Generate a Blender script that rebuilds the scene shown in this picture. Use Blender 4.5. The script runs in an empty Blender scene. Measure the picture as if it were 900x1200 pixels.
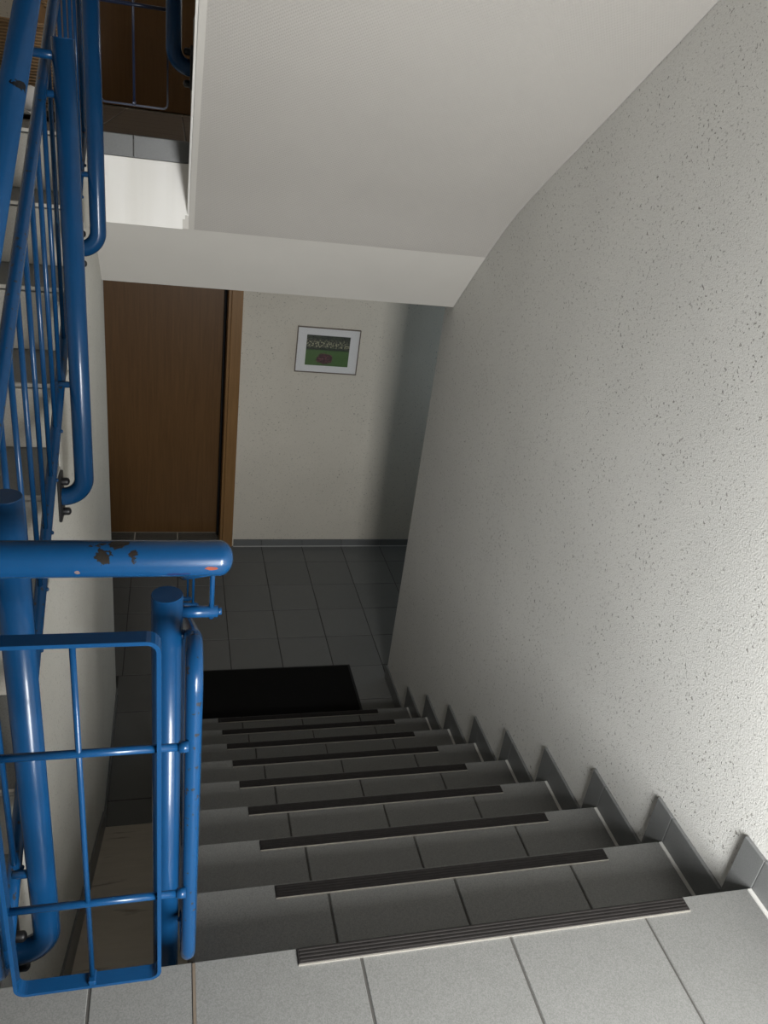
import bpy, bmesh, math, random
from mathutils import Vector, Matrix
random.seed(7)
S = bpy.context.scene
COL = S.collection

# ------------------------------------------------------------------ camera
cam = bpy.data.cameras.new('camera')
cam_o = bpy.data.objects.new('camera', cam); COL.objects.link(cam_o)
RM = [[0.9666523904, 0.2559873756, -0.0073225422],
      [-0.2230136326, 0.8555052180, 0.4673069030],
      [0.1258891408, -0.4500903081, 0.8840648386]]          # columns: right, forward, up
cam_o.matrix_world = Matrix(((RM[0][0], RM[0][2], -RM[0][1], -1.22975),
                             (RM[1][0], RM[1][2], -RM[1][1], -0.92982),
                             (RM[2][0], RM[2][2], -RM[2][1], 1.41609),
                             (0, 0, 0, 1)))
cam.sensor_fit = 'VERTICAL'; cam.sensor_height = 24.0
cam.lens = 935.43 / 1200 * 24.0
cam.clip_start = 0.02
S.camera = cam_o

# ------------------------------------------------------------------ view, world, daylight
vs = S.view_settings
vs.view_transform = 'Standard'; vs.look = 'None'; vs.gamma = 1.0; vs.use_curve_mapping = False
vs.exposure = 0.0
W = bpy.data.worlds.new('overcast_sky'); S.world = W; W.use_nodes = True
W.node_tree.nodes['Background'].inputs[0].default_value = (0.62, 0.72, 0.86, 1)
W.node_tree.nodes['Background'].inputs[1].default_value = 0.6

def area(name, loc, rot, sx, sy, power, col):
    l = bpy.data.lights.new(name, 'AREA'); l.shape = 'RECTANGLE'; l.size = sx; l.size_y = sy
    l.energy = power; l.color = col
    o = bpy.data.objects.new(name, l); COL.objects.link(o); o.location = loc; o.rotation_euler = rot
    return o
# daylight through the landing window behind the camera (shines towards +y)
area('landing_window_daylight', (-0.50, -1.42, 0.70), (math.radians(58), 0, 0), 0.50, 0.95, 106, (0.985, 0.995, 1.0))
# daylight through the window of the lower hall, round the corner on the right
area('hall_window_daylight', (1.78, 3.70, 0.05), (0, math.radians(90), 0), 0.75, 0.7, 5.6, (0.66, 0.84, 1.0))
# unseen fill lamp added to brighten the upper door and floor
area('upper_hall_fill', (1.78, 3.70, 2.85), (0, math.radians(90), 0), 0.75, 0.7, 46, (1.0, 0.97, 0.93))

# ------------------------------------------------------------------ materials
def nt(name):
    m = bpy.data.materials.new(name); m.use_nodes = True
    t = m.node_tree; b = t.nodes['Principled BSDF']
    return m, t, b
def N(t, kind, **kw):
    n = t.nodes.new(kind)
    for k, v in kw.items():
        if k in n.inputs: n.inputs[k].default_value = v
        else: setattr(n, k, v)
    return n
def L(t, a, b): t.links.new(a, b)
def coords(t, kind='Object'):
    return N(t, 'ShaderNodeTexCoord').outputs[kind]
def noise(t, vec, scale, detail=4, rough=.6, dist=0):
    n = N(t, 'ShaderNodeTexNoise'); n.inputs['Scale'].default_value = scale; n.inputs['Detail'].default_value = detail
    n.inputs['Roughness'].default_value = rough; n.inputs['Distortion'].default_value = dist
    L(t, vec, n.inputs['Vector']); return n
def ramp(t, fac, stops):
    r = N(t, 'ShaderNodeValToRGB'); e = r.color_ramp.elements
    while len(e) < len(stops): e.new(.5)
    for i, (p, c) in enumerate(stops):
        e[i].position = p; e[i].color = (c[0], c[1], c[2], 1) if not isinstance(c, (int, float)) else (c, c, c, 1)
    L(t, fac, r.inputs['Fac']); return r
def mix(t, fac, a, b, blend='MIX'):
    m = N(t, 'ShaderNodeMix', data_type='RGBA', blend_type=blend)
    for sock, v in ((0, fac), (6, a), (7, b)):
        if hasattr(v, 'is_output'): L(t, v, m.inputs[sock])
        else: m.inputs[sock].default_value = v if sock == 0 else (v[0], v[1], v[2], 1)
    return m.outputs[2]
def bump(t, b, height, strength, dist):
    n = N(t, 'ShaderNodeBump'); n.inputs['Strength'].default_value = strength; n.inputs['Distance'].default_value = dist
    L(t, height, n.inputs['Height']); L(t, n.outputs['Normal'], b.inputs['Normal']); return n
def math_(t, op, a, b=None):
    n = N(t, 'ShaderNodeMath', operation=op)
    for i, v in enumerate((a, b)):
        if v is None: continue
        if hasattr(v, 'is_output'): L(t, v, n.inputs[i])
        else: n.inputs[i].default_value = v
    return n.outputs[0]

def plain(name, col, rough=.6, metal=0, spec=.5):
    m, t, b = nt(name)
    b.inputs['Base Color'].default_value = (*col, 1); b.inputs['Roughness'].default_value = rough
    b.inputs['Metallic'].default_value = metal; b.inputs['Specular IOR Level'].default_value = spec
    return m

def make_plaster(name, col, pits=True, scale=1.0):
    m, t, b = nt(name); v = coords(t)
    big = noise(t, v, 1.3, 3)
    base = mix(t, ramp(t, big.outputs['Fac'], [(.35, 0), (.7, 1)]).outputs[0], [c * .94 for c in col], [min(1, c * 1.03) for c in col])
    rough_n = noise(t, v, 210 * scale, 4, .7)
    pit = noise(t, v, 125 * scale, 2, .5, .5)
    pr = ramp(t, pit.outputs['Fac'], [(.315, 1), (.345, 0)])
    dens = noise(t, v, 6, 2)
    pd = math_(t, 'MULTIPLY', pr.outputs[0], ramp(t, dens.outputs['Fac'], [(.38, .35), (.6, 1)]).outputs[0])
    if pits:
        fp = noise(t, v, 260 * scale, 2, .5)
        base = mix(t, math_(t, 'MULTIPLY', ramp(t, fp.outputs['Fac'], [(.33, 1), (.38, 0)]).outputs[0], .32), base, (.25, .235, .20))
        base = mix(t, math_(t, 'MULTIPLY', pd, .75), base, (.16, .145, .12))
    L(t, base, b.inputs['Base Color']); b.inputs['Roughness'].default_value = .85
    b.inputs['Specular IOR Level'].default_value = .25
    h = math_(t, 'SUBTRACT', rough_n.outputs['Fac'], math_(t, 'MULTIPLY', pd, .8)) if pits else rough_n.outputs['Fac']
    bump(t, b, h, .75 if pits else .12, .003)
    return m
M_PLASTER = make_plaster('rough_plaster', (.70, .69, .652))
M_PLASTER_WARM = make_plaster('warm_rough_plaster', (.66, .61, .52))
M_SMOOTH = make_plaster('smooth_paint', (.60, .575, .53), False)
def make_white():
    m, t, b = nt('brushed_white_paint'); v = coords(t)
    mp = N(t, 'ShaderNodeMapping'); mp.inputs['Scale'].default_value = (7, 1, .6); L(t, v, mp.inputs[0])
    n1 = noise(t, mp.outputs[0], 1.0, 3)
    L(t, mix(t, ramp(t, n1.outputs['Fac'], [(.35, 0), (.62, 1)]).outputs[0], (.79, .765, .71), (.88, .86, .82)), b.inputs['Base Color'])
    b.inputs['Roughness'].default_value = .8
    bump(t, b, noise(t, v, 40, 4).outputs['Fac'], .15, .003); return m
M_WHITE = make_white()
M_STRINGER = make_plaster('stringer_paint', (.62, .60, .54), True, 1.2)

def make_wallpaper():
    m, t, b = nt('woven_wallpaper'); v = coords(t)
    mp = N(t, 'ShaderNodeMapping'); mp.inputs['Rotation'].default_value = (0, 0, .65); L(t, v, mp.inputs[0])
    w1 = N(t, 'ShaderNodeTexWave'); w1.inputs['Scale'].default_value = 50; w1.inputs['Distortion'].default_value = .6
    L(t, mp.outputs[0], w1.inputs[0])
    w2 = N(t, 'ShaderNodeTexWave', bands_direction='Y'); w2.inputs['Scale'].default_value = 34; w2.inputs['Distortion'].default_value = .6
    L(t, mp.outputs[0], w2.inputs[0])
    h = math_(t, 'MULTIPLY', w1.outputs['Fac'], w2.outputs['Fac'])
    c = mix(t, noise(t, v, 1.1, 3).outputs['Fac'], (.44, .415, .385), (.50, .475, .44))
    L(t, c, b.inputs['Base Color']); b.inputs['Roughness'].default_value = .85
    b.inputs['Specular IOR Level'].default_value = .25
    bump(t, b, h, .25, .003); return m
M_PAPER = make_wallpaper()

def make_tile(name, c1, c2, rough=.42):
    m, t, b = nt(name); v = coords(t)
    oi = N(t, 'ShaderNodeObjectInfo')
    sp = noise(t, v, 420, 3, .7)
    c = mix(t, ramp(t, sp.outputs['Fac'], [(.36, 0), (.62, 1)]).outputs[0], c1, c2)
    cl = noise(t, v, 14, 3)
    c = mix(t, math_(t, 'MULTIPLY', ramp(t, cl.outputs['Fac'], [(.4, 0), (.8, 1)]).outputs[0], .12), c, (.07, .07, .06))
    hv = N(t, 'ShaderNodeHueSaturation'); L(t, c, hv.inputs['Color'])
    L(t, math_(t, 'ADD', math_(t, 'MULTIPLY', oi.outputs['Random'], .08), .96), hv.inputs['Value'])
    L(t, hv.outputs[0], b.inputs['Base Color']); b.inputs['Roughness'].default_value = rough
    b.inputs['Specular IOR Level'].default_value = .4
    bump(t, b, sp.outputs['Fac'], .06, .001); return m
M_TILE = make_tile('grey_stone_tile', (.114, .114, .107), (.170, .169, .161))
M_TILE_UP = make_tile('door_reflection_tile', (.09, .075, .06), (.12, .10, .085), .35)  # the grey tile with the door's brown reflection mixed into its colour
M_SKIRT = make_tile('skirting_tile_grey', (.13, .133, .13), (.17, .173, .17), .35)
M_RISER = make_tile('beige_grey_riser_tile', (.29, .275, .24), (.36, .34, .30))
M_BED = make_tile('beige_grey_step_edge', (.21, .20, .175), (.27, .255, .225))
M_GROUT = plain('dark_grout', (.05, .047, .042), .9)
M_CAULK = plain('pale_caulk', (.50, .49, .46), .7)
M_CONC = plain('raw_concrete', (.34, .32, .28), .9)

def make_blue(name, chips=(), fleck=False):
    m, t, b = nt(name); v = coords(t)
    n1 = noise(t, v, 9, 3)
    c = mix(t, n1.outputs['Fac'], (.0025, .031, .088), (.0045, .043, .120))
    b.inputs['Roughness'].default_value = .26
    nz = noise(t, v, 55, 3)
    for (p, r, colr) in chips:
        d = N(t, 'ShaderNodeVectorMath', operation='SUBTRACT'); L(t, v, d.inputs[0]); d.inputs[1].default_value = p
        s = N(t, 'ShaderNodeVectorMath', operation='DIVIDE'); L(t, d.outputs[0], s.inputs[0]); s.inputs[1].default_value = r
        ln = N(t, 'ShaderNodeVectorMath', operation='LENGTH'); L(t, s.outputs[0], ln.inputs[0])
        q = math_(t, 'ADD', ln.outputs['Value'], math_(t, 'MULTIPLY', math_(t, 'SUBTRACT', nz.outputs['Fac'], .5), 2.6))
        k = ramp(t, q, [(.80, 1), (.86, 0)])
        c = mix(t, k.outputs[0], c, colr)
    if fleck:
        f = noise(t, v, 75, 2)
        c = mix(t, ramp(t, f.outputs['Fac'], [(.33, 1), (.36, 0)]).outputs[0], c, (.02, .022, .03))
    L(t, c, b.inputs['Base Color']); b.inputs['Specular IOR Level'].default_value = .25
    b.inputs['Coat Weight'].default_value = .14; b.inputs['Coat Roughness'].default_value = .06
    return m
M_BLUE = make_blue('blue_gloss_paint')
M_BLUE_WORN = make_blue('blue_gloss_paint_flecked', fleck=True)
M_BLACK = plain('black_primer', (.006, .006, .007), .45)
M_DARKBAR = plain('dark_blue_bar', (.012, .02, .05), .3)

def make_wood(name, c1, c2, rough=.38):
    m, t, b = nt(name); v = coords(t)
    mp = N(t, 'ShaderNodeMapping'); mp.inputs['Scale'].default_value = (26, 26, 1.3); L(t, v, mp.inputs[0])
    n1 = noise(t, mp.outputs[0], 2.2, 5, .65, .6)
    L(t, mix(t, ramp(t, n1.outputs['Fac'], [(.3, 0), (.72, 1)]).outputs[0], c1, c2), b.inputs['Base Color'])
    b.inputs['Roughness'].default_value = rough; b.inputs['Specular IOR Level'].default_value = .35
    return m
M_DOOR = make_wood('door_veneer', (.110, .054, .017), (.150, .076, .026))
M_FRAME = make_wood('door_frame_veneer', (.20, .105, .036), (.26, .138, .05))

def make_strip():
    m, t, b = nt('ribbed_dark_rubber'); v = coords(t)
    n1 = noise(t, v, 60, 3)
    L(t, mix(t, n1.outputs['Fac'], (.008, .007, .0065), (.019, .016, .0145)), b.inputs['Base Color'])
    b.inputs['Roughness'].default_value = .75; b.inputs['Specular IOR Level'].default_value = .25; return m
M_STRIP = make_strip()
M_ALU = plain('pale_aluminium', (.55, .52, .47), .35, .8)
M_BRASS = plain('dull_brass', (.30, .24, .18), .4, .7)

def make_mat():
    m, t, b = nt('black_carpet'); v = coords(t)
    n1 = noise(t, v, 320, 3)
    L(t, mix(t, n1.outputs['Fac'], (.003, .003, .003), (.012, .011, .010)), b.inputs['Base Color'])
    b.inputs['Roughness'].default_value = .95; b.inputs['Specular IOR Level'].default_value = .1
    bump(t, b, n1.outputs['Fac'], .6, .003); return m
M_MAT = make_mat()
M_RUBBER = plain('black_rubber', (.006, .006, .006), .7)

def make_screed():
    m, t, b = nt('dusty_brown_screed'); v = coords(t)
    mp = N(t, 'ShaderNodeMapping'); mp.inputs['Scale'].default_value = (1.2, 5.0, 5.0); L(t, v, mp.inputs[0])
    n1 = noise(t, mp.outputs[0], 5, 5, .65); n2 = noise(t, mp.outputs[0], 3.2, 3, .5)
    c = mix(t, n1.outputs['Fac'], (.46, .41, .33), (.62, .56, .47))
    c = mix(t, ramp(t, n2.outputs['Fac'], [(.26, 1), (.36, 0)]).outputs[0], c, (.17, .14, .10))
    L(t, c, b.inputs['Base Color']); b.inputs['Roughness'].default_value = .9
    bump(t, b, n1.outputs['Fac'], .3, .004); return m
M_SCREED = make_screed()

def make_glass():
    m = bpy.data.materials.new('clear_glass'); m.use_nodes = True; t = m.node_tree
    t.nodes.remove(t.nodes['Principled BSDF'])
    out = t.nodes['Material Output']
    tr = N(t, 'ShaderNodeBsdfTransparent'); gl = N(t, 'ShaderNodeBsdfGlossy'); gl.inputs['Roughness'].default_value = .03
    mx = N(t, 'ShaderNodeMixShader'); mx.inputs[0].default_value = .05
    L(t, tr.outputs[0], mx.inputs[1]); L(t, gl.outputs[0], mx.inputs[2]); L(t, mx.outputs[0], out.inputs[0])
    return m
M_GLASS = make_glass()
M_PVC = plain('white_window_plastic', (.80, .80, .78), .4)

def make_print():
    # a garden photograph: dark shrubs with pale blossom above, lawn below with a clump of dark red flowers
    m, t, b = nt('garden_print'); g = coords(t, 'Generated')
    sx = N(t, 'ShaderNodeSeparateXYZ'); L(t, g, sx.inputs[0]); X, Z = sx.outputs[0], sx.outputs[2]
    n = noise(t, g, 9, 5, .7); n2 = noise(t, g, 24, 3, .6)
    lawn = mix(t, n.outputs['Fac'], (.03, .085, .015), (.09, .19, .04))
    shrub = mix(t, ramp(t, n.outputs['Fac'], [(.4, 0), (.7, 1)]).outputs[0], (.003, .006, .003), (.045, .065, .03))
    band = math_(t, 'MULTIPLY', ramp(t, Z, [(.58, 0), (.64, 1)]).outputs[0], ramp(t, Z, [(.74, 1), (.9, 0)]).outputs[0])
    bl = math_(t, 'MULTIPLY', band, ramp(t, n2.outputs['Fac'], [(.5, 0), (.6, 1)]).outputs[0])
    shrub = mix(t, bl, shrub, (.55, .53, .34))
    edge = math_(t, 'ADD', Z, math_(t, 'MULTIPLY', math_(t, 'SUBTRACT', n.outputs['Fac'], .5), .12))
    c = mix(t, ramp(t, edge, [(.49, 0), (.54, 1)]).outputs[0], lawn, shrub)
    # clump
    d = N(t, 'ShaderNodeVectorMath', operation='SUBTRACT'); L(t, g, d.inputs[0]); d.inputs[1].default_value = (.44, .5, .24)
    s = N(t, 'ShaderNodeVectorMath', operation='DIVIDE'); L(t, d.outputs[0], s.inputs[0]); s.inputs[1].default_value = (.21, 5, .2)
    ln = N(t, 'ShaderNodeVectorMath', operation='LENGTH'); L(t, s.outputs[0], ln.inputs[0])
    q = math_(t, 'ADD', ln.outputs['Value'], math_(t, 'MULTIPLY', math_(t, 'SUBTRACT', n.outputs['Fac'], .5), 1.2))
    clump = mix(t, ramp(t, n2.outputs['Fac'], [(.5, 0), (.68, 1)]).outputs[0], (.035, .008, .010), (.36, .12, .15))
    c = mix(t, ramp(t, q, [(.85, 1), (.95, 0)]).outputs[0], c, clump)
    L(t, c, b.inputs['Base Color']); b.inputs['Roughness'].default_value = .4
    return m
M_PRINT = make_print()
M_MOUNT = plain('white_card_mount', (.78, .77, .76), .8)
M_PICFRAME = plain('thin_bronze_frame', (.16, .13, .10), .4, .3)

def make_wicker():
    m, t, b = nt('brown_wicker'); v = coords(t)
    w = N(t, 'ShaderNodeTexWave', bands_direction='Z'); w.inputs['Scale'].default_value = 26; w.inputs['Distortion'].default_value = 3
    L(t, v, w.inputs[0])
    L(t, mix(t, w.outputs['Fac'], (.10, .055, .02), (.27, .16, .07)), b.inputs['Base Color'])
    b.inputs['Roughness'].default_value = .7; bump(t, b, w.outputs['Fac'], .6, .006); return m
M_WICKER = make_wicker()

# ------------------------------------------------------------------ builders
def link(name, bm, mat, parent=None, origin=None, smooth=False):
    """bm holds world coordinates; the object's origin goes to `origin` (or its parent's base)."""
    me = bpy.data.meshes.new(name)
    bmesh.ops.recalc_face_normals(bm, faces=bm.faces[:])
    base = Vector(origin) if origin is not None else Vector((0, 0, 0))
    off = base
    bm.transform(Matrix.Translation(-off)); bm.to_mesh(me); bm.free()
    for m in (mat if isinstance(mat, (list, tuple)) else [mat]): me.materials.append(m)
    if smooth:
        for p in me.polygons: p.use_smooth = True
    o = bpy.data.objects.new(name, me); COL.objects.link(o)
    o.location = off
    if parent:
        o.parent = parent; o.location = off - wloc(parent)
    return o
def wloc(o):
    l = o.location.copy()
    while o.parent: o = o.parent; l = l + o.location
    return l
def root(name, loc, label=None, cat=None, kind=None, group=None):
    o = bpy.data.objects.new(name, None); o.empty_display_size = .05; COL.objects.link(o); o.location = loc
    tag(o, label, cat, kind, group); return o
def tag(o, label=None, cat=None, kind=None, group=None):
    if label: o['label'] = label
    if cat: o['category'] = cat
    if kind: o['kind'] = kind
    if group: o['group'] = group
    return o
def box(bm, x0, x1, y0, y1, z0, z1, bev=0, seg=1):
    r = bmesh.ops.create_cube(bm, size=1)
    vs = r['verts']
    for v in vs:
        v.co = Vector((x0 + (v.co.x + .5) * (x1 - x0), y0 + (v.co.y + .5) * (y1 - y0), z0 + (v.co.z + .5) * (z1 - z0)))
    if bev:
        es = list({e for v in vs for e in v.link_edges})
        bmesh.ops.bevel(bm, geom=es, offset=bev, segments=seg, profile=.6, affect='EDGES')
    return bm
def B(*a, **k): return box(bmesh.new(), *a, **k)
def prism_x(bm, pts, x0, x1):
    """polygon in (y,z) extruded along x"""
    a = [bm.verts.new((x0, y, z)) for y, z in pts]; b = [bm.verts.new((x1, y, z)) for y, z in pts]
    n = len(pts)
    bm.faces.new(a); bm.faces.new(b[::-1])
    for i in range(n): bm.faces.new((a[i], b[i], b[(i + 1) % n], a[(i + 1) % n]))
    return bm
def prism_y(bm, pts, y0, y1):
    a = [bm.verts.new((x, y0, z)) for x, z in pts]; b = [bm.verts.new((x, y1, z)) for x, z in pts]
    n = len(pts)
    bm.faces.new(a); bm.faces.new(b[::-1])
    for i in range(n): bm.faces.new((a[i], b[i], b[(i + 1) % n], a[(i + 1) % n]))
    return bm
def fillet(pts, rad, seg=8):
    P = [Vector(p) for p in pts]; out = [P[0]]
    for i in range(1, len(P) - 1):
        a, b, c = P[i - 1], P[i], P[i + 1]
        u = (a - b).normalized(); w = (c - b).normalized()
        ang = u.angle(w)
        if ang > math.pi - .02: out.append(b); continue
        d = min(rad / math.tan(ang / 2), (a - b).length * (.97 if i == 1 else .49), (c - b).length * (.97 if i == len(P) - 2 else .49))
        s = b + u * d; e = b + w * d
        for k in range(seg + 1):
            t = k / seg
            out.append((1 - t) ** 2 * s + 2 * t * (1 - t) * b * 1.0 + t ** 2 * e if False else arc(s, b, e, t))
    out.append(P[-1]); return out
def arc(s, b, e, t):
    # circular arc through tangent points s,e about corner b
    u = (s - b); w = (e - b); bis = (u.normalized() + w.normalized()).normalized()
    half = u.angle(w) / 2; c = b + bis * (u.length / math.cos(half))
    vs_, ve = s - c, e - c; th = vs_.angle(ve)
    if th < 1e-4: return s.lerp(e, t)
    return c + (math.sin((1 - t) * th) * vs_ + math.sin(t * th) * ve) / math.sin(th)
def tube(bm, path, r, n=16, closed=False, cap=True, rz=None, dome=False):
    """sweep a circle (or an r x rz ellipse/flat) along a path"""
    P = [Vector(p) for p in path]; m = len(P); rings = []
    T = []
    for i in range(m):
        if closed: d = P[(i + 1) % m] - P[i - 1]
        else: d = P[min(i + 1, m - 1)] - P[max(i - 1, 0)]
        T.append(d.normalized())
    up = Vector((0, 0, 1)) if abs(T[0].z) < .9 else Vector((0, 1, 0))
    u = T[0].cross(up).normalized()
    for i in range(m):
        u = (u - T[i] * u.dot(T[i])).normalized(); w = T[i].cross(u).normalized()
        rings.append([bm.verts.new(P[i] + u * (r * math.cos(2 * math.pi * k / n)) + w * ((rz or r) * math.sin(2 * math.pi * k / n))) for k in range(n)])
    for i in range(m if closed else m - 1):
        a, b = rings[i], rings[(i + 1) % m]
        for k in range(n): bm.faces.new((a[k], a[(k + 1) % n], b[(k + 1) % n], b[k]))
    if cap and not closed:
        for end, ring, sgn in ((0, rings[0], -1), (m - 1, rings[-1], 1)):
            if dome:
                prev = ring
                for q in range(1, 5):
                    f = q / 4 * math.pi / 2 * .96
                    c = P[end] + T[end] * sgn * r * .75 * math.sin(f)
                    nr = [bm.verts.new(c + (v.co - P[end]) * math.cos(f)) for v in ring]
                    for k in range(n):
                        bm.faces.new((prev[k], prev[(k + 1) % n], nr[(k + 1) % n], nr[k]))
                    prev = nr
                bm.faces.new(prev)
            else: bm.faces.new(ring)
    return bm
def flatbar(bm, path, hx, hy, closed=True):
    """rectangular section: hx half width in the path's plane, hy half depth along world y (path lies in an xz plane)"""
    P = [Vector(p) for p in path]; m = len(P); rings = []
    for i in range(m):
        d = (P[(i + 1) % m] - P[i - 1]).normalized() if closed else (P[min(i + 1, m - 1)] - P[max(i - 1, 0)]).normalized()
        Y = Vector((0, 1, 0)); w = d.cross(Y).normalized()
        rings.append([bm.verts.new(P[i] + w * a * hx + Y * b * hy) for a, b in ((-1, -1), (1, -1), (1, 1), (-1, 1))])
    for i in range(m if closed else m - 1):
        a, b = rings[i], rings[(i + 1) % m]
        for k in range(4): bm.faces.new((a[k], a[(k + 1) % 4], b[(k + 1) % 4], b[k]))
    if not closed: bm.faces.new(rings[0]); bm.faces.new(rings[-1])
    return bm
def closed_fillet(pts, rad, seg=6):
    out = []; n = len(pts)
    for i in range(n):
        A, Bp, Cp = Vector(pts[i - 1]), Vector(pts[i]), Vector(pts[(i + 1) % n])
        f = fillet([Bp.lerp(A, .5), Bp, Bp.lerp(Cp, .5)], rad, seg); out += f[1:-1]
    return out
TILE_CACHE = {}
def tile(parent, name, x0, x1, y0, y1, z0, z1, mat, bev=.0015):
    """one tile; equal sizes share one mesh"""
    key = (round(x1 - x0, 4), round(y1 - y0, 4), round(z1 - z0, 4), mat.name, bev)
    c = Vector(((x0 + x1) / 2, (y0 + y1) / 2, (z0 + z1) / 2))
    if key not in TILE_CACHE:
        o = link(name, B(x0, x1, y0, y1, z0, z1, bev=bev), mat, parent, origin=c); TILE_CACHE[key] = o.data
    else:
        o = bpy.data.objects.new(name, TILE_CACHE[key]); COL.objects.link(o); o.parent = parent; o.location = c - wloc(parent)
    return o

# ------------------------------------------------------------------ dimensions
R_, G = .17779, .27673              # right flight riser, going (9 risers down)
ZF = -9 * R_                        # lower hall floor
R2 = .174; ZU = 7 * R2              # left flight: 7 risers up to the upper hall
Y2 = .28                            # first nosing line of the left flight
XL, XR = -1.518, -1.180             # the two well faces
JX = [-1.184, -.882, -.580, -.278, 0.0]
GAP = .0025
XW0, XW1 = -2.70, 1.60
YB, YF = 4.25, -1.27
def yl(k): return Y2 + G * k        # nosing k of the left flight

# ------------------------------------------------------------------ setting: walls and ceilings
def struct(name, bm, mat, label=None, smooth=False):
    o = link(name, bm, mat); tag(o, label, None, 'structure'); return o
struct('wall_right', B(.0102, .20, YF - .3, 2.69, -2.6, 4.05, bev=0), M_PLASTER, 'rough white plaster wall with dark pits along the right of the stairs')
bm = bmesh.new()
box(bm, .20, XW1, 2.45, 2.69, ZF - .1, 4.05)
struct('wall_recess', bm, M_PLASTER, 'return wall of the hall recess behind the right corner')
# back wall with the two door openings (same opening on both storeys)
DX0, DX1 = -1.88, -.865
bm = bmesh.new()
box(bm, DX1, XW1, YB, YB + .25, ZF - .1, 4.05)
box(bm, XW0, DX0, YB, YB + .25, ZF - .1, 4.05)
box(bm, DX0, DX1, YB, YB + .25, ZF + 2.06, ZU)
box(bm, DX0, DX1, YB, YB + .25, ZU + 2.06, 4.05)
box(bm, DX0, DX1, YB, YB + .25, ZF - .1, ZF)
box(bm, DX0, DX1, YB + .25, YB + .30, ZF - .1, 4.05)
struct('wall_back', bm, M_PLASTER_WARM, 'pale rough plaster back wall of the hall with the framed picture')
struct('wall_left', B(XW0 - .2, XW0, YF - .3, YB + .25, -2.6, 4.05), M_PLASTER, 'plaster wall on the far left of the rising stairs')
# wall behind the camera with the landing window and the upper stair window
def wall_with_holes(bm, y0, y1, X0, X1, Z0, Z1, holes):
    xs = sorted({X0, X1, *[h[0] for h in holes], *[h[1] for h in holes]})
    for a, b in zip(xs, xs[1:]):
        cuts = sorted((h[2], h[3]) for h in holes if h[0] <= a and h[1] >= b)
        z = Z0
        for c, d in cuts: box(bm, a, b, y0, y1, z, c); z = d
        box(bm, a, b, y0, y1, z, Z1)
LW = (-.80, -.20, .18, 1.30)
bm = bmesh.new(); wall_with_holes(bm, YF - .12, YF, XW0, .009, -2.6, 4.05, [LW])
struct('wall_front', bm, M_PLASTER, 'plaster window wall behind the landing')
HW = (3.28, 4.12, -.35, .45); HW2 = (3.28, 4.12, 2.45, 3.25)  # second opening is unseen, added to let the upper fill lamp in
bm = bmesh.new()
box(bm, XW1, XW1 + .12, 2.45, HW[0], ZF - .1, 4.05); box(bm, XW1, XW1 + .12, HW[1], YB + .25, ZF - .1, 4.05)
for z0, z1 in ((ZF - .1, HW[2]), (HW[3], HW2[2]), (HW2[3], 4.05)): box(bm, XW1, XW1 + .12, HW[0], HW[1], z0, z1)
struct('wall_hall', bm, M_PLASTER, 'side wall of the hall with a small window')
def window(name, axis, a0, a1, z0, z1, p):
    bm = bmesh.new(); t = .05
    def bb(u0, u1, w0, w1):
        if axis == 'y': box(bm, u0, u1, p - .03, p + .03, w0, w1)
        else: box(bm, p - .03, p + .03, u0, u1, w0, w1)
    bb(a0, a1, z0, z0 + t); bb(a0, a1, z1 - t, z1); bb(a0, a0 + t, z0 + t, z1 - t); bb(a1 - t, a1, z0 + t, z1 - t)
    w = link(name, bm, M_PVC); tag(w, None, None, 'structure')
    bm = bmesh.new()
    if axis == 'y': box(bm, a0 + t, a1 - t, p - .004, p + .004, z0 + t, z1 - t)
    else: box(bm, p - .004, p + .004, a0 + t, a1 - t, z0 + t, z1 - t)
    link('pane', bm, M_GLASS, w)
window('window_1', 'y', *LW, YF - .07); window('window_2', 'x', *HW, XW1 + .07); window('window_added', 'x', *HW2, XW1 + .07)  # last window is unseen, added to go with the upper fill lamp
struct('ceiling', B(XW0, XW1, YF - .12, YB + .25, 4.05, 4.2), M_SMOOTH, 'plain ceiling over the stairwell')

# ------------------------------------------------------------------ upper slab, beam and upper flight
TOP = ZU - .013
bm = bmesh.new()
prism_x(bm, [(2.222, TOP), (2.222, .925), (2.277, .916), (2.575, .638), (2.72, .638), (2.72, .97), (YB, .97), (YB, TOP)], XL, XR)
prism_x(bm, [(2.277, TOP), (2.277, .916), (2.575, .638), (2.72, .638), (2.72, .97), (YB, .97), (YB, TOP)], XR, .009)
struct('ceiling_hall', bm, M_SMOOTH, 'painted slab and sloping beam over the lower hall')
struct('ceiling_hall_left', B(XW0, XL, 2.30, YB, .97, TOP), M_SMOOTH, 'slab of the upper floor beyond the rising stairs')
struct('ceiling_hall_right', B(.009, XW1, 2.69, YB, .97, TOP), M_SMOOTH, 'slab of the upper floor over the hall recess')
# white repainted fascia with its torn corner
pts = [(XL, 1.146), (XR - .002, 1.146), (XR - .0015, .974), (XR - .014, .974), (XR - .014, .960), (XR - .0225, .960), (XR - .0225, .925), (XL, .925)]
struct('trim_1', prism_y(bmesh.new(), pts, 2.208, 2.224), M_WHITE, 'bright white painted fascia of the upper floor, corner broken off')
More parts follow.
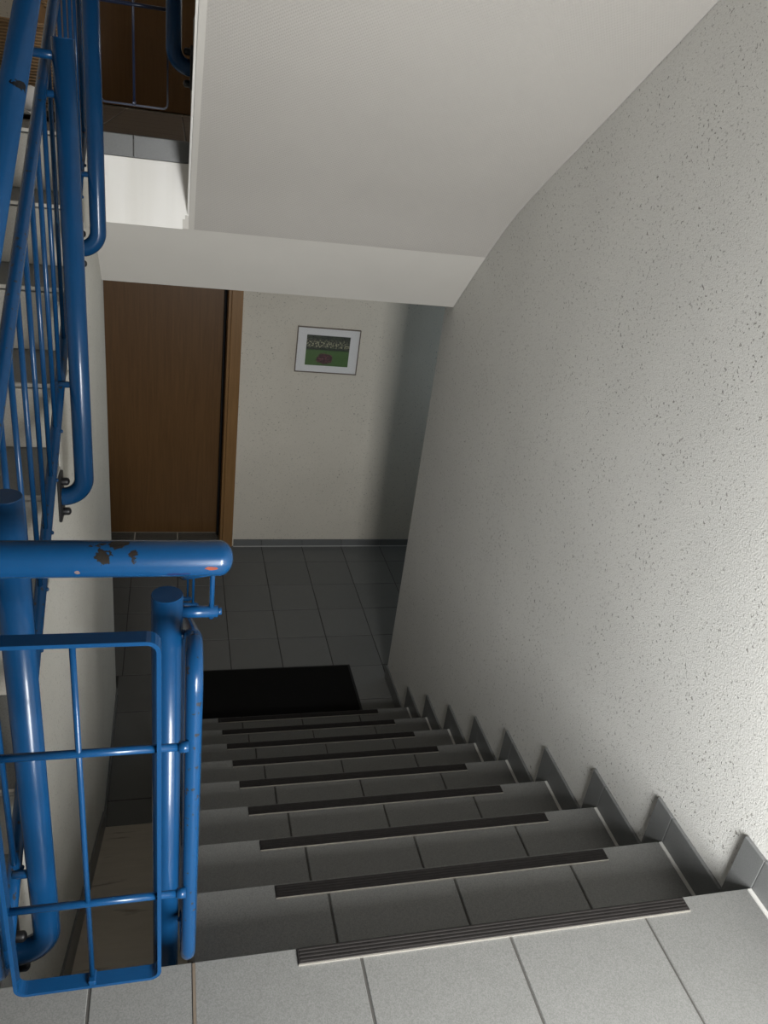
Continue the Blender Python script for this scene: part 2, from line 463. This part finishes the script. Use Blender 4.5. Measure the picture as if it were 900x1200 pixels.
# upper flight: soffit polyline and stepped top
sof = [(2.277, .916), (2.08, 1.085), (1.86, 1.236), (1.50, 1.462), (1.06, 1.742), (.40, 2.163), (-.29, 2.600)]
ZT = ZU + 9 * R_
def smooth_line(P, n=6):
    out = []
    for i in range(len(P) - 1):
        p0, p1, p2, p3 = (Vector(P[max(0, min(len(P) - 1, i + d))]) for d in (-1, 0, 1, 2))
        for k in range(n):
            t = k / n
            q = .5 * (2 * p1 + (p2 - p0) * t + (2 * p0 - 5 * p1 + 4 * p2 - p3) * t * t + (3 * p1 - p0 - 3 * p2 + p3) * t ** 3)
            out.append((q.x, q.y))
    return out + [tuple(P[-1])]
sof = smooth_line(sof)
step = []
for k in range(9):
    step += [(2.215 - G * k, ZU + R_ * k), (2.215 - G * k, ZU + R_ * (k + 1))]
prof = sof + [(YF, 2.600), (YF, ZT)] + step[::-1][0:] + [(2.277, ZU - .013)]
body = struct('ceiling_stairs', prism_x(bmesh.new(), prof, XR, .009), M_PAPER, 'sloping soffit of the upper flight in pale woven wallpaper')
link('border', prism_x(bmesh.new(), [(y - .001, z - .0025) for y, z in sof] + [(y, z + .02) for y, z in sof[::-1]], XR + .001, XR + .020), M_SMOOTH, body)
link('edge_trim', prism_x(bmesh.new(), [(y, z + .0) for y, z in sof] + [(y, z + .05) for y, z in sof[::-1]], XR - .006, XR + .002), M_WHITE, body)

# ------------------------------------------------------------------ lower hall floor
floor = struct('floor', B(XW0, XW1, 1.75, YB + .25, ZF - .1, ZF - .002), M_GROUT, 'grey tiled floor of the lower hall')
xs = [-.2878 + .302 * i for i in range(-5, 7)]
xa = [XL] + [x for x in xs if XL + .03 < x < XW1] + [XW1]
xb = [XW0, -2.40, -2.0998, -1.7978, -1.4958] + [x for x in xs if -1.4 < x < XW1] + [XW1]
ys = [4.315 - .302 * i for i in range(0, 10)]
ys = sorted([YB + .2] + [y for y in ys if 1.76 < y < YB + .15] + [1.75])
for j in range(len(ys) - 1):
    xs = xb if ys[j] > 2.64 else xa
    for i in range(len(xs) - 1):
        if xs[i] > .25 and ys[j + 1] < 2.69: continue
        y1 = ys[j + 1]
        if y1 > YB and not (DX0 < xs[i] < DX1 - .2): y1 = YB - .002
        if y1 - ys[j] < .03: continue
        tile(floor, 'tile', xs[i] + GAP, xs[i + 1] - GAP, ys[j] + GAP, y1 - GAP, ZF - .010, ZF, M_TILE)
# upper hall floor
fu = struct('floor_upper', B(XW0, .009, 2.232, YB + .25, TOP - .001, ZU - .002), M_GROUT, 'tiled floor of the upper hall, brown door reflection painted into its colour')
xu = [XW0] + [-.2878 - .302 * i for i in range(7, -1, -1)]
yu = [2.24, 2.503, 2.805, 3.107, 3.409, 3.711, 4.013, YB + .2]
for i in range(len(xu) - 1):
    for j in range(len(yu) - 1):
        tile(fu, 'tile', xu[i] + GAP, xu[i + 1] - GAP, yu[j] + GAP, yu[j + 1] - GAP, ZU - .010, ZU, M_TILE_UP)
# grey tile edge of the upper floor in the well
ex = [XL, -1.370, XR - .001]
for a, b in zip(ex, ex[1:]):
    tile(fu, 'edge_tile', a + .001, b - .001, 2.212, 2.232, 1.147, ZU, M_SKIRT)
# baseboards
bb = struct('baseboard_back', B(-.795, XW1, YB - .004, YB, ZF, ZF + .052), M_GROUT, 'grey tile skirting along the back wall')
bx = [-.795, -.59, -.288, .014, .316, .618, .92, 1.222, XW1]
for a, b in zip(bx, bx[1:]): tile(bb, 'skirting_tile', a + .001, b - .001, YB - .012, YB - .002, ZF + .004, ZF + .056, M_SKIRT)
link('caulk_line', B(-.795, XW1, YB - .016, YB - .004, ZF, ZF + .005), M_CAULK, bb)

# ------------------------------------------------------------------ doors
def door(n, z, label):
    d = root('door_%d' % n, (-1.37, YB + .2, z), label, None, 'structure')
    link('door_leaf', B(DX0 + .04, DX1 - .028, YB + .195, YB + .235, z + .004, z + 2.02, bev=.003), M_DOOR, d)
    for a, b in ((DX1 - .03, DX1 + .0), (DX0, DX0 + .03)):
        link('jamb', B(a, b, YB - .004, YB + .245, z, z + 2.055, bev=.002), M_FRAME, d)
    for a, b in ((DX1 - .012, DX1 + .060), (DX0 - .06, DX0 + .012)):
        link('architrave', B(a, b, YB - .018, YB, z, z + 2.11, bev=.004, seg=2), M_FRAME, d)
    link('head_frame', B(DX0 - .06, DX1 + .06, YB - .018, YB + .245, z + 2.025, z + 2.10, bev=.003), M_FRAME, d)
    link('door_stop', B(DX1 - .045, DX1 - .030, YB + .15, YB + .195, z + .006, z + 2.02), M_RUBBER, d)
door(1, ZF, 'dark brown veneered door at the back of the lower hall')
door(2, ZU, 'brown door behind the bars on the upper floor')

# ------------------------------------------------------------------ landing
land = struct('floor_landing', bmesh.new(), M_GROUT, 'grey speckled tiled landing at the top of the stairs')
bm = bmesh.new()
box(bm, XW0, .009, YF, -.004, -.20, -.002); box(bm, XW0, XL - .125, -.004, Y2 - .004, -.20, -.002); box(bm, XL - .125, XL - .002, -.004, Y2 - .004, -.052, -.002)
bm.to_mesh(land.data); bm.free()
lx = [XW0, -2.57, -2.268, -1.966, -1.664, -1.3625, -1.1875, -.882, -.580, -.278, 0.0]
ly = [YF, -1.208, -.906, -.604, -.302, 0.0]
for i in range(len(lx) - 1):
    for j in range(len(ly) - 1):
        tile(land, 'tile', lx[i] + GAP - .0005, lx[i + 1] - (GAP if i < len(lx) - 2 else 0), ly[j] + GAP, ly[j + 1] - (GAP if j < 4 else -.004), -.012, 0, M_TILE)
for i in range(4): tile(land, 'tile', lx[i] + GAP, min(lx[i + 1], XL) - GAP, .006, Y2 + .004, -.012, 0, M_TILE)
tile(land, 'tile', -1.664 + GAP, XL - .001, .006, Y2 + .004, -.012, 0, M_TILE)
link('brass_strip', B(-1.1895, -1.1845, -.62, .001, -.008, .0015), M_BRASS, land)
for a, b in zip(ly, ly[1:]): tile(land, 'skirting_tile', .000, .010, a + .001, b - .001 if b < 0 else .0, -.004, .090, M_SKIRT)
link('caulk_line', B(-.009, .001, YF, -.0, -.004, .0035), M_CAULK, land)

# ------------------------------------------------------------------ right flight (down)
st = root('staircase', (-.59, 0, ZF), 'grey tiled flight descending from the landing to the lower hall beside the plaster wall', 'staircase')
prof = [(-.003, -.013)]
for k in range(1, 9):
    prof += [(G * (k - 1) - .013, -R_ * k - .013), (G * k - .013, -R_ * k - .013)] if k > 0 else []
prof = [(-.3, -.2), (-.013, -.2 + .0)]
top = [(-.013, -.013)]
for k in range(1, 9):
    top += [(G * (k - 1) - .013, -R_ * k - .013), (G * k - .013, -R_ * k - .013)]
top += [(G * 8 - .013, ZF + .001)]
low = [(G * 7.2, ZF + .001), (-.013, -.62)]
link('stair_body', prism_x(bmesh.new(), top + low, XR + .003, -.001), M_CONC, st)
def nosing_strip(parent, y, z, x0=-1.0, x1=-.172):
    s = link('nosing_strip', B(x0, x1, y - .033, y - .002, z - .001, z + .004, bev=.001), M_STRIP, parent)
    bm = bmesh.new()
    for q in range(4): box(bm, x0 + .003, x1 - .003, y - .029 + q * .007, y - .025 + q * .007, z + .003, z + .0052, bev=.0006)
    link('rib', bm, M_STRIP, s)
    link('metal_edge', B(x0, x1, y - .0355, y - .033, z - .001, z + .003), M_ALU, s)
    return s
nosing_strip(land, 0.004, 0)
for k in range(1, 9):
    y0, y1, z = G * (k - 1), G * k, -R_ * k
    for i in range(4):
        tile(st, 'tread_tile', JX[i] + (GAP if i else 0.003), JX[i + 1] - (GAP if i < 3 else .009), y0 - .011, y1 + .004, z - .012, z, M_TILE)
        tile(st, 'riser_tile', JX[i] + (GAP if i else 0.003), JX[i + 1] - (GAP if i < 3 else .009), y0 - .013, y0 - .003, z + .001, z + R_ - .0125, M_TILE)
    link('caulk_line', B(-.010, -.001, y0, y1, z - .004, z + .0025), M_CAULK, st)
    nosing_strip(st, y1, z)
for i in range(4):
    tile(st, 'riser_tile', JX[i] + (GAP if i else .003), JX[i + 1] - GAP, G * 8 - .013, G * 8 - .003, ZF + .001, ZF + R_ - .0125, M_TILE)
link('grout_bed', prism_x(bmesh.new(), [(y + .0045, z + .0105) for y, z in top] + [(G * 7.9, ZF + .001), (-.012, -.20)], XR + .006, -.002), M_GROUT, st)
# stepped skirting: one tile along each tread, one beside each riser
for k in range(0, 9):
    z = -R_ * k
    if k > 0: tile(st, 'skirting_tile', .000, .010, G * (k - 1) + .069, G * k - .0005, z - .02, z + .088, M_SKIRT)
    zb = -R_ * (k + 1)
    tile(st, 'skirting_tile', .000, .010, G * k + .0005, G * k + .068, zb - .01, z + .088, M_SKIRT)
for a, b in ((2.292, 2.49), (2.49, 2.69)): tile(st, 'skirting_tile', .000, .010, a, b - .001, ZF, ZF + .085, M_SKIRT)

# ------------------------------------------------------------------ left flight (up)
s2 = root('staircase', (-2.1, Y2, 0), 'grey tiled flight rising on the left behind the blue balusters', 'staircase')
pr = [(yl(0) + .012, -.1)]
for k in range(0, 7): pr += [(yl(k) + .012, R2 * k - .012 if k else -.1), (yl(k) + .012, R2 * (k + 1) - .012)]
pr = [p for i, p in enumerate(pr) if i == 0 or p != pr[i - 1]] + [(yl(6) + .3, R2 * 7 - .012), (yl(6) + .3, .7)]
link('stair_body', prism_x(bmesh.new(), pr, XW0 + .004, XL - .122), M_GROUT, s2)
tx = [XW0, -2.50, -2.20, -1.90, XL]
for k in range(1, 8):
    y0, z = yl(k - 1), R2 * k
    for i in range(4):
        e = 0 if i == 3 else GAP
        if k < 7: tile(s2, 'tread_tile', tx[i] + GAP, tx[i + 1] - e, y0 + .004, y0 + G + .012, z - .012, z, M_TILE)
        tile(s2, 'riser_tile', tx[i] + GAP, tx[i + 1] - e, y0, y0 + .011, z - R2 + .001, z - .014, M_RISER)
    link('nosing_trim', B(XW0 + .004, XL, y0 - .003, y0 + .004, z - .009, z + .0005), M_ALU, s2)
for i in range(4):
    tile(s2, 'tread_tile', tx[i] + GAP, tx[i + 1] - (0 if i == 3 else GAP), yl(6) + .004, 2.232, ZU - .012, ZU, M_TILE)
# side wall under the left flight, zigzag top
top = [(-.003, -.055), (yl(0) + .012, -.055)]
for k in range(0, 7): top += [(yl(k) + .012, R2 * (k + 1) - .057), (yl(k) + G + .012, R2 * (k + 1) - .057)]
top = [p for i, p in enumerate(top)]
top += [(2.64, ZU - .057)]
poly = top + [(2.64, ZF - .1), (1.75, ZF - .1), (-.003, -.9)]
swl = struct('wall_stair_side', prism_x(bmesh.new(), poly, XL - .12, XL), M_STRINGER, 'pale plastered side of the rising stairs, stepped along its top')
# grey mortar layer between plaster and tiles, as a stepped band in the same face
top2 = [(.02, -.012), (yl(0), -.012)]
bnd = [(.02, -.055), (yl(0), -.055)]
for k in range(0, 7):
    top2 += [(yl(k) + .001, R2 * (k + 1) - .012), (yl(k) + G + .001, R2 * (k + 1) - .012)]
    bnd += [(yl(k), R2 * (k + 1) - .057), (yl(k) + G, R2 * (k + 1) - .057)]
bm = bmesh.new()
for (a, b), (c, d) in zip(zip(top2, top2[1:]), zip(bnd, bnd[1:])):
    if abs(a[0] - b[0]) > .01:
        box(bm, XL - .03, XL - .001, a[0], b[0], c[1], a[1])
link('tile_bed', bm, M_BED, s2)

# sloping screed at the bottom of the well, with its skirting along the side wall
bm = bmesh.new()
def sl(y): return ZF + .575 * (1.75 - y)
prism_x(bm, [(1.75, ZF), (0.0, sl(0)), (0.0, sl(0) - .1), (1.75, ZF - .1)], XL, XR + .02)
struct('floor_well', bm, M_SCREED, 'stained brown sloping screed at the bottom of the stairwell')
bm = bmesh.new()
prism_x(bm, [(1.75, ZF), (0.0, sl(0)), (0.0, sl(0) + .115), (1.75, ZF + .10)], XL - .001, XL + .008)
box(bm, XL - .001, XL + .008, 1.75, 2.64, ZF, ZF + .05)
struct('baseboard_well', bm, M_SKIRT, 'dark skirting along the foot of the stair side wall')

# ------------------------------------------------------------------ railings
PT = .024                              # post and handrail tube radius
def post(parent, x, y, zt, zb, face, rail_x, rail_z, zpan, panx, mat=None, low=None):
    """vertical tube standing in the well, its foot bent onto the face of the flight"""
    mat = mat or M_BLUE
    s = 1 if face > x else -1
    path = fillet([(x, y, zt), (x, y, zb - .042), (face - s * .006, y, zb - .042)], .056, 12)
    o = link('post', tube(bmesh.new(), path, PT, 24), mat, parent, origin=(x, y, zt), smooth=True)
    o.data.shade_flat() if False else None
    link('post_cap', tube(bmesh.new(), [(x, y, zt - .003), (x, y, zt + .0015)], PT * .97, 24), mat, o)
    fz = zb - .042
    link('flange', B(min(face, face - s * .008), max(face, face - s * .008), y - .035, y + .035, fz - .060, fz + .062, bev=.002), M_BLACK, o)
    for dz in (-.044, .044):
        link('bolt', tube(bmesh.new(), [(face - s * .004, y, fz + dz), (face - s * .020, y, fz + dz)], .0105, 12, dome=True), M_BLACK, o, smooth=True)
    # short arm to the handrail with its upright pin
    az = zt - .032; ex = rail_x + s * .007
    link('arm', tube(bmesh.new(), [(x, y, az), (ex + s * .010, y, az)], .0095, 14), mat, o, smooth=True)
    link('arm_tip', tube(bmesh.new(), [(ex + s * .008, y, az), (ex + s * .016, y, az)], .006, 12), mat, o, smooth=True)
    link('pin', tube(bmesh.new(), [(ex, y, az - .012), (ex, y, rail_z - .026), (ex, y, rail_z - .018)], .0042, 10), mat, o, smooth=True)
    # clips holding the baluster panel
    for cz in (zpan, low):
        if cz is None: continue
        link('clip', tube(bmesh.new(), [(x, y, cz), (panx, y, cz)], .008, 12), mat, o, smooth=True)
    return o
def flight_panel(parent, x, y0, y1, zb0, zt0, slope, n, yfirst, dy, mat=None):
    mat = mat or M_BLUE
    zb = lambda y: zb0 + slope * y
    zt = lambda y: zt0 + slope * y
    path = closed_fillet([(x, y0, zb(y0)), (x, y0, zt(y0)), (x, y1, zt(y1)), (x, y1, zb(y1))], .05, 8)
    f = link('panel_frame', tube(bmesh.new(), path, .0125, 16, closed=True), M_BLUE_WORN, parent, origin=(x, y0, zb(y0)), smooth=True)
    for i in range(n):
        y = yfirst + i * dy
        if y > y1 - .04: break
        bm = tube(bmesh.new(), [(x, y, zb(y)), (x, y, zt(y))], .0055, 10)
        e = 1 if x < -1.35 else -1
        tube(bm, [(x + e * .009, y, zb(y)), (x + e * .0135, y, zb(y))], .0045, 10, dome=True)
        b = link('baluster', bm, mat, f, smooth=True)
    return f
# left, rising
rl = root('stair_railing', (-1.50, .14, 0), 'blue steel railing rising along the left flight, round balusters in a sloping frame', 'railing')
hx = -1.515
CH = [((-1.505, .86, 1.385), (.02, .022, .012), (.005, .006, .008))]
M_BLUE_L = make_blue('blue_gloss_paint_left', chips=[((.022, .74, 1.368 - .86), (.022, .020, .012), (.004, .005, .007))])
def leftz(y): return .845 + .635 * y
link('handrail', tube(bmesh.new(), fillet([(hx, .03, leftz(.03)), (hx, 2.05, leftz(2.05)), (hx, 2.22, leftz(2.12)), (-1.47, 2.22, leftz(2.12))], .06, 8), PT, 24), M_BLUE_L, rl, origin=(hx, .05, .86), smooth=True)
flight_panel(rl, -1.502, -.02, 2.05, .012, .675, .635, 20, .155 - .1165, .1165)
for y, zt, zb in ((.14, .872, -.062), (1.08, 1.455, .440), (1.74, 1.90, .955)):
    post(rl, -1.455, y, zt, zb, XL, hx, leftz(y), zt - .105, -1.502, low=.022 + .635 * y)
# right, descending
rr = root('stair_railing', (-1.21, .13, -.1), 'blue steel railing descending with the right flight, seen almost end-on', 'railing')
rx = -1.177
def rz_(y): return .856 - .642 * y
link('handrail', tube(bmesh.new(), fillet([(rx - .008, .004, .853), (rx - .002, 2.2, rz_(2.2)), (rx, 2.34, rz_(2.22))], .05, 8), PT, 24), M_BLUE, rr, smooth=True)
fp = flight_panel(rr, -1.199, -.035, 2.1, .055, .722, -.642, 18, .10, .1165)
for y, zt, zb in ((.13, .712, -.26), (1.08, .075, -.78), (1.80, -.385, -1.24)):
    post(rr, -1.237, y, zt, zb, XR, rx, rz_(y), zt - .075, -1.199)
# landing railing across the well
M_BLUE_H = make_blue('blue_gloss_paint_chipped', chips=[
    ((-1.315 + 1.177, -.010, .012), (.016, .016, .012), (.012, .010, .008)),
    ((-1.276 + 1.177, -.012, .010), (.010, .014, .014), (.014, .011, .009)),
    ((-1.297 + 1.177, -.004, .022), (.030, .010, .006), (.012, .010, .009)),
    ((-1.182 + 1.177, -.022, -.002), (.011, .012, .0025), (.17, .04, .022)),
    ((-1.345 + 1.177, -.021, -.006), (.003, .008, .003), (.12, .09, .09)),
    ((-1.225 + 1.177, -.021, -.012), (.014, .012, .003), (.01, .02, .07))])
lr = root('landing_railing', (-1.35, -.04, 0), 'blue steel guard across the stairwell edge, chipped handrail over a barred panel', 'railing')
link('handrail', tube(bmesh.new(), fillet([(hx, .075, .880), (hx, 0, .856), (rx + .008, 0, .856)], .034, 10), PT, 28, dome=True), M_BLUE_H, lr, origin=(rx, 0, .856), smooth=True)
def landing_panel(parent, y, zb, zt, x0, x1, bars, rods, mat, rod_end=None, hw=.003, hd=.012):
    path = closed_fillet([(x0, y, zb), (x0, y, zt), (x1, y, zt), (x1, y, zb)], .016, 5)
    f = link('panel_frame', flatbar(bmesh.new(), path, hw, hd), mat, parent, origin=(x0, y, zb))
    for x in bars:
        link('bar', tube(bmesh.new(), [(x, y, zb), (x, y, zt)], .0042, 10), mat, f, smooth=True)
        link('weld_plate', B(x - .006, x + .006, y - .012, y + .012, zb, zb + .012, bev=.002), mat, f)
    for z in rods:
        link('rod', tube(bmesh.new(), [(x0, y, z), (rod_end or x1, y, z)], .006, 12), mat, f, smooth=True)
        if rod_end: link('rod_clamp', tube(bmesh.new(), [(rod_end - .006, y, z), (rod_end + .008, y, z)], .0085, 12), mat, f, smooth=True)
    return f
landing_panel(lr, -.05, .070, .765, -1.468, -1.2455, [-1.3525], [.573, .262], M_BLUE, -1.213)
# guard on the upper floor
ur = root('landing_railing', (-1.36, 2.26, ZU), 'thin dark barred guard on the upper floor in front of the brown door', 'railing')
landing_panel(ur, 2.25, 1.31, 2.0, -1.475, -1.257, [-1.367], [1.605, 1.83], M_DARKBAR, None, .003, .008)
link('handrail', tube(bmesh.new(), [(hx, 2.25, 2.09), (rx, 2.25, 2.09)], PT, 20), M_BLUE, ur, smooth=True)
for x in (-1.475, -1.257): link('upright', tube(bmesh.new(), [(x, 2.25, 1.99), (x, 2.25, 2.07)], .006, 10), M_DARKBAR, ur, smooth=True)
# upper right flight
ru = root('stair_railing', (-1.21, 1.9, 1.5), 'blue post and panel end hanging from the upper flight at the soffit edge', 'railing')
rp = flight_panel(ru, -1.199, .9, 2.0, ZU + .10 + R_ + 2.2 * .642, ZU + .75 + R_ + 2.2 * .642, -.642, 9, 1.0, .1165)
link('handrail', tube(bmesh.new(), [(rx, .85, ZU + 1.02 + 1.35 * .642), (rx, 2.16, ZU + 1.02 + .04)], PT, 20), M_BLUE, ru, smooth=True)
post(ru, -1.237, 1.97, ZU + 1.0, 1.485, XR, rx, ZU + 1.02 + .23 * .642, ZU + .90, -1.199)

# ------------------------------------------------------------------ door mat, picture, things on the upper floor
mt = root('doormat', (-.64, 2.53, ZF), 'black floor mat lying at the foot of the stairs', 'mat')
link('carpet', B(-1.075, -.205, 2.265, 2.798, ZF + .001, ZF + .011, bev=.003, seg=2), M_MAT, mt)
bm = bmesh.new()
for a in ((-1.09, -1.075, 2.25, 2.813), (-.205, -.190, 2.25, 2.813), (-1.075, -.205, 2.25, 2.265), (-1.075, -.205, 2.798, 2.813)):
    box(bm, a[0], a[1], a[2], a[3], ZF + .0005, ZF + .006, bev=.002)
link('border', bm, M_RUBBER, mt)

pc = root('picture_frame', (-.232, YB, -.085), 'framed garden photograph in a white mount on the back wall', 'picture')
pw, ph, py = .213, .155, YB
bm = bmesh.new()
for a in ((-pw, pw, ph - .006, ph), (-pw, pw, -ph, -ph + .006), (-pw, -pw + .006, -ph + .006, ph - .006), (pw - .006, pw, -ph + .006, ph - .006)):
    box(bm, -.232 + a[0], -.232 + a[1], py - .016, py, -.087 + a[2], -.087 + a[3], bev=.001)
link('frame', bm, M_PICFRAME, pc)
link('mount', B(-.232 - pw + .004, -.232 + pw - .004, py - .008, py - .002, -.087 - ph + .004, -.087 + ph - .004), M_MOUNT, pc)
link('print', B(-.232 - .147, -.232 + .147, py - .0092, py - .0078, -.087 - .104, -.087 + .102), M_PRINT, pc)
link('pane', B(-.232 - pw + .005, -.232 + pw - .005, py - .0125, py - .0105, -.087 - ph + .005, -.087 + ph - .005), M_GLASS, pc)
pc.rotation_euler = (0, math.radians(.6), 0)

dm = link('doormat', B(-2.2, -1.56, 2.36, 2.78, ZU + .001, ZU + .014, bev=.004), M_MAT, None, origin=(-1.9, 2.6, ZU))
tag(dm, 'dark doormat at the top of the rising stairs, half hidden by the handrail', 'mat')
# white slipper on it
def slipper(x, y):
    s = root('slipper', (x, y, ZU + .014), 'pale slipper on the dark doormat above the rising stairs', 'shoe')
    def loft(secs):
        bm = bmesh.new(); rings = []
        for (yy, w, h, z0) in secs:
            rings.append([bm.verts.new((x + w * math.cos(a), y + yy, ZU + .014 + z0 + h * max(0, math.sin(a)))) for a in [math.pi * k / 10 for k in range(11)]])
        for a, b in zip(rings, rings[1:]):
            for k in range(10): bm.faces.new((a[k], a[k + 1], b[k + 1], b[k]))
            bm.faces.new((a[0], b[0], b[10], a[10]))
        bm.faces.new(rings[0]); bm.faces.new(rings[-1]); return bm
    link('sole', loft([(-.13, .025, .012, 0), (-.10, .045, .018, 0), (0, .040, .018, 0), (.10, .036, .02, 0), (.13, .02, .014, 0)]), M_MOUNT, s, smooth=False)
    link('upper', loft([(-.125, .022, .02, .012), (-.10, .042, .045, .014), (-.05, .043, .062, .014), (0.0, .040, .07, .014), (.06, .036, .074, .014), (.115, .030, .07, .014)]), M_MOUNT, s, smooth=True)
slipper(-1.745, 2.53); 
# basket behind
bk = root('basket', (-1.93, 3.4, ZU), 'brown woven basket on the upper floor behind the handrail', 'basket')
bm = bmesh.new(); prev = None
for q in range(9):
    z = ZU + .012 + .30 * q / 8; w = .17 + .03 * math.sin(q / 8 * 2.4)
    ring = [bm.verts.new((-1.93 + w * math.cos(2 * math.pi * k / 24), 3.4 + w * .8 * math.sin(2 * math.pi * k / 24), z)) for k in range(24)]
    if prev:
        for k in range(24): bm.faces.new((prev[k], prev[(k + 1) % 24], ring[(k + 1) % 24], ring[k]))
    else: bm.faces.new(ring)
    prev = ring
link('weave', bm, M_WICKER, bk, smooth=True)
link('rim', tube(bmesh.new(), [(-1.93 + .19 * math.cos(2 * math.pi * k / 24), 3.4 + .152 * math.sin(2 * math.pi * k / 24), ZU + .312) for k in range(24)], .014, 10, closed=True), M_WICKER, bk, smooth=True)
bm = bmesh.new()
tube(bm, [(-1.93 + .18 * math.cos(a), 3.4, ZU + .31 + .16 * math.sin(a)) for a in [math.pi * k / 12 for k in range(13)]], .010, 8)
link('handle', bm, M_WICKER, bk, smooth=True)
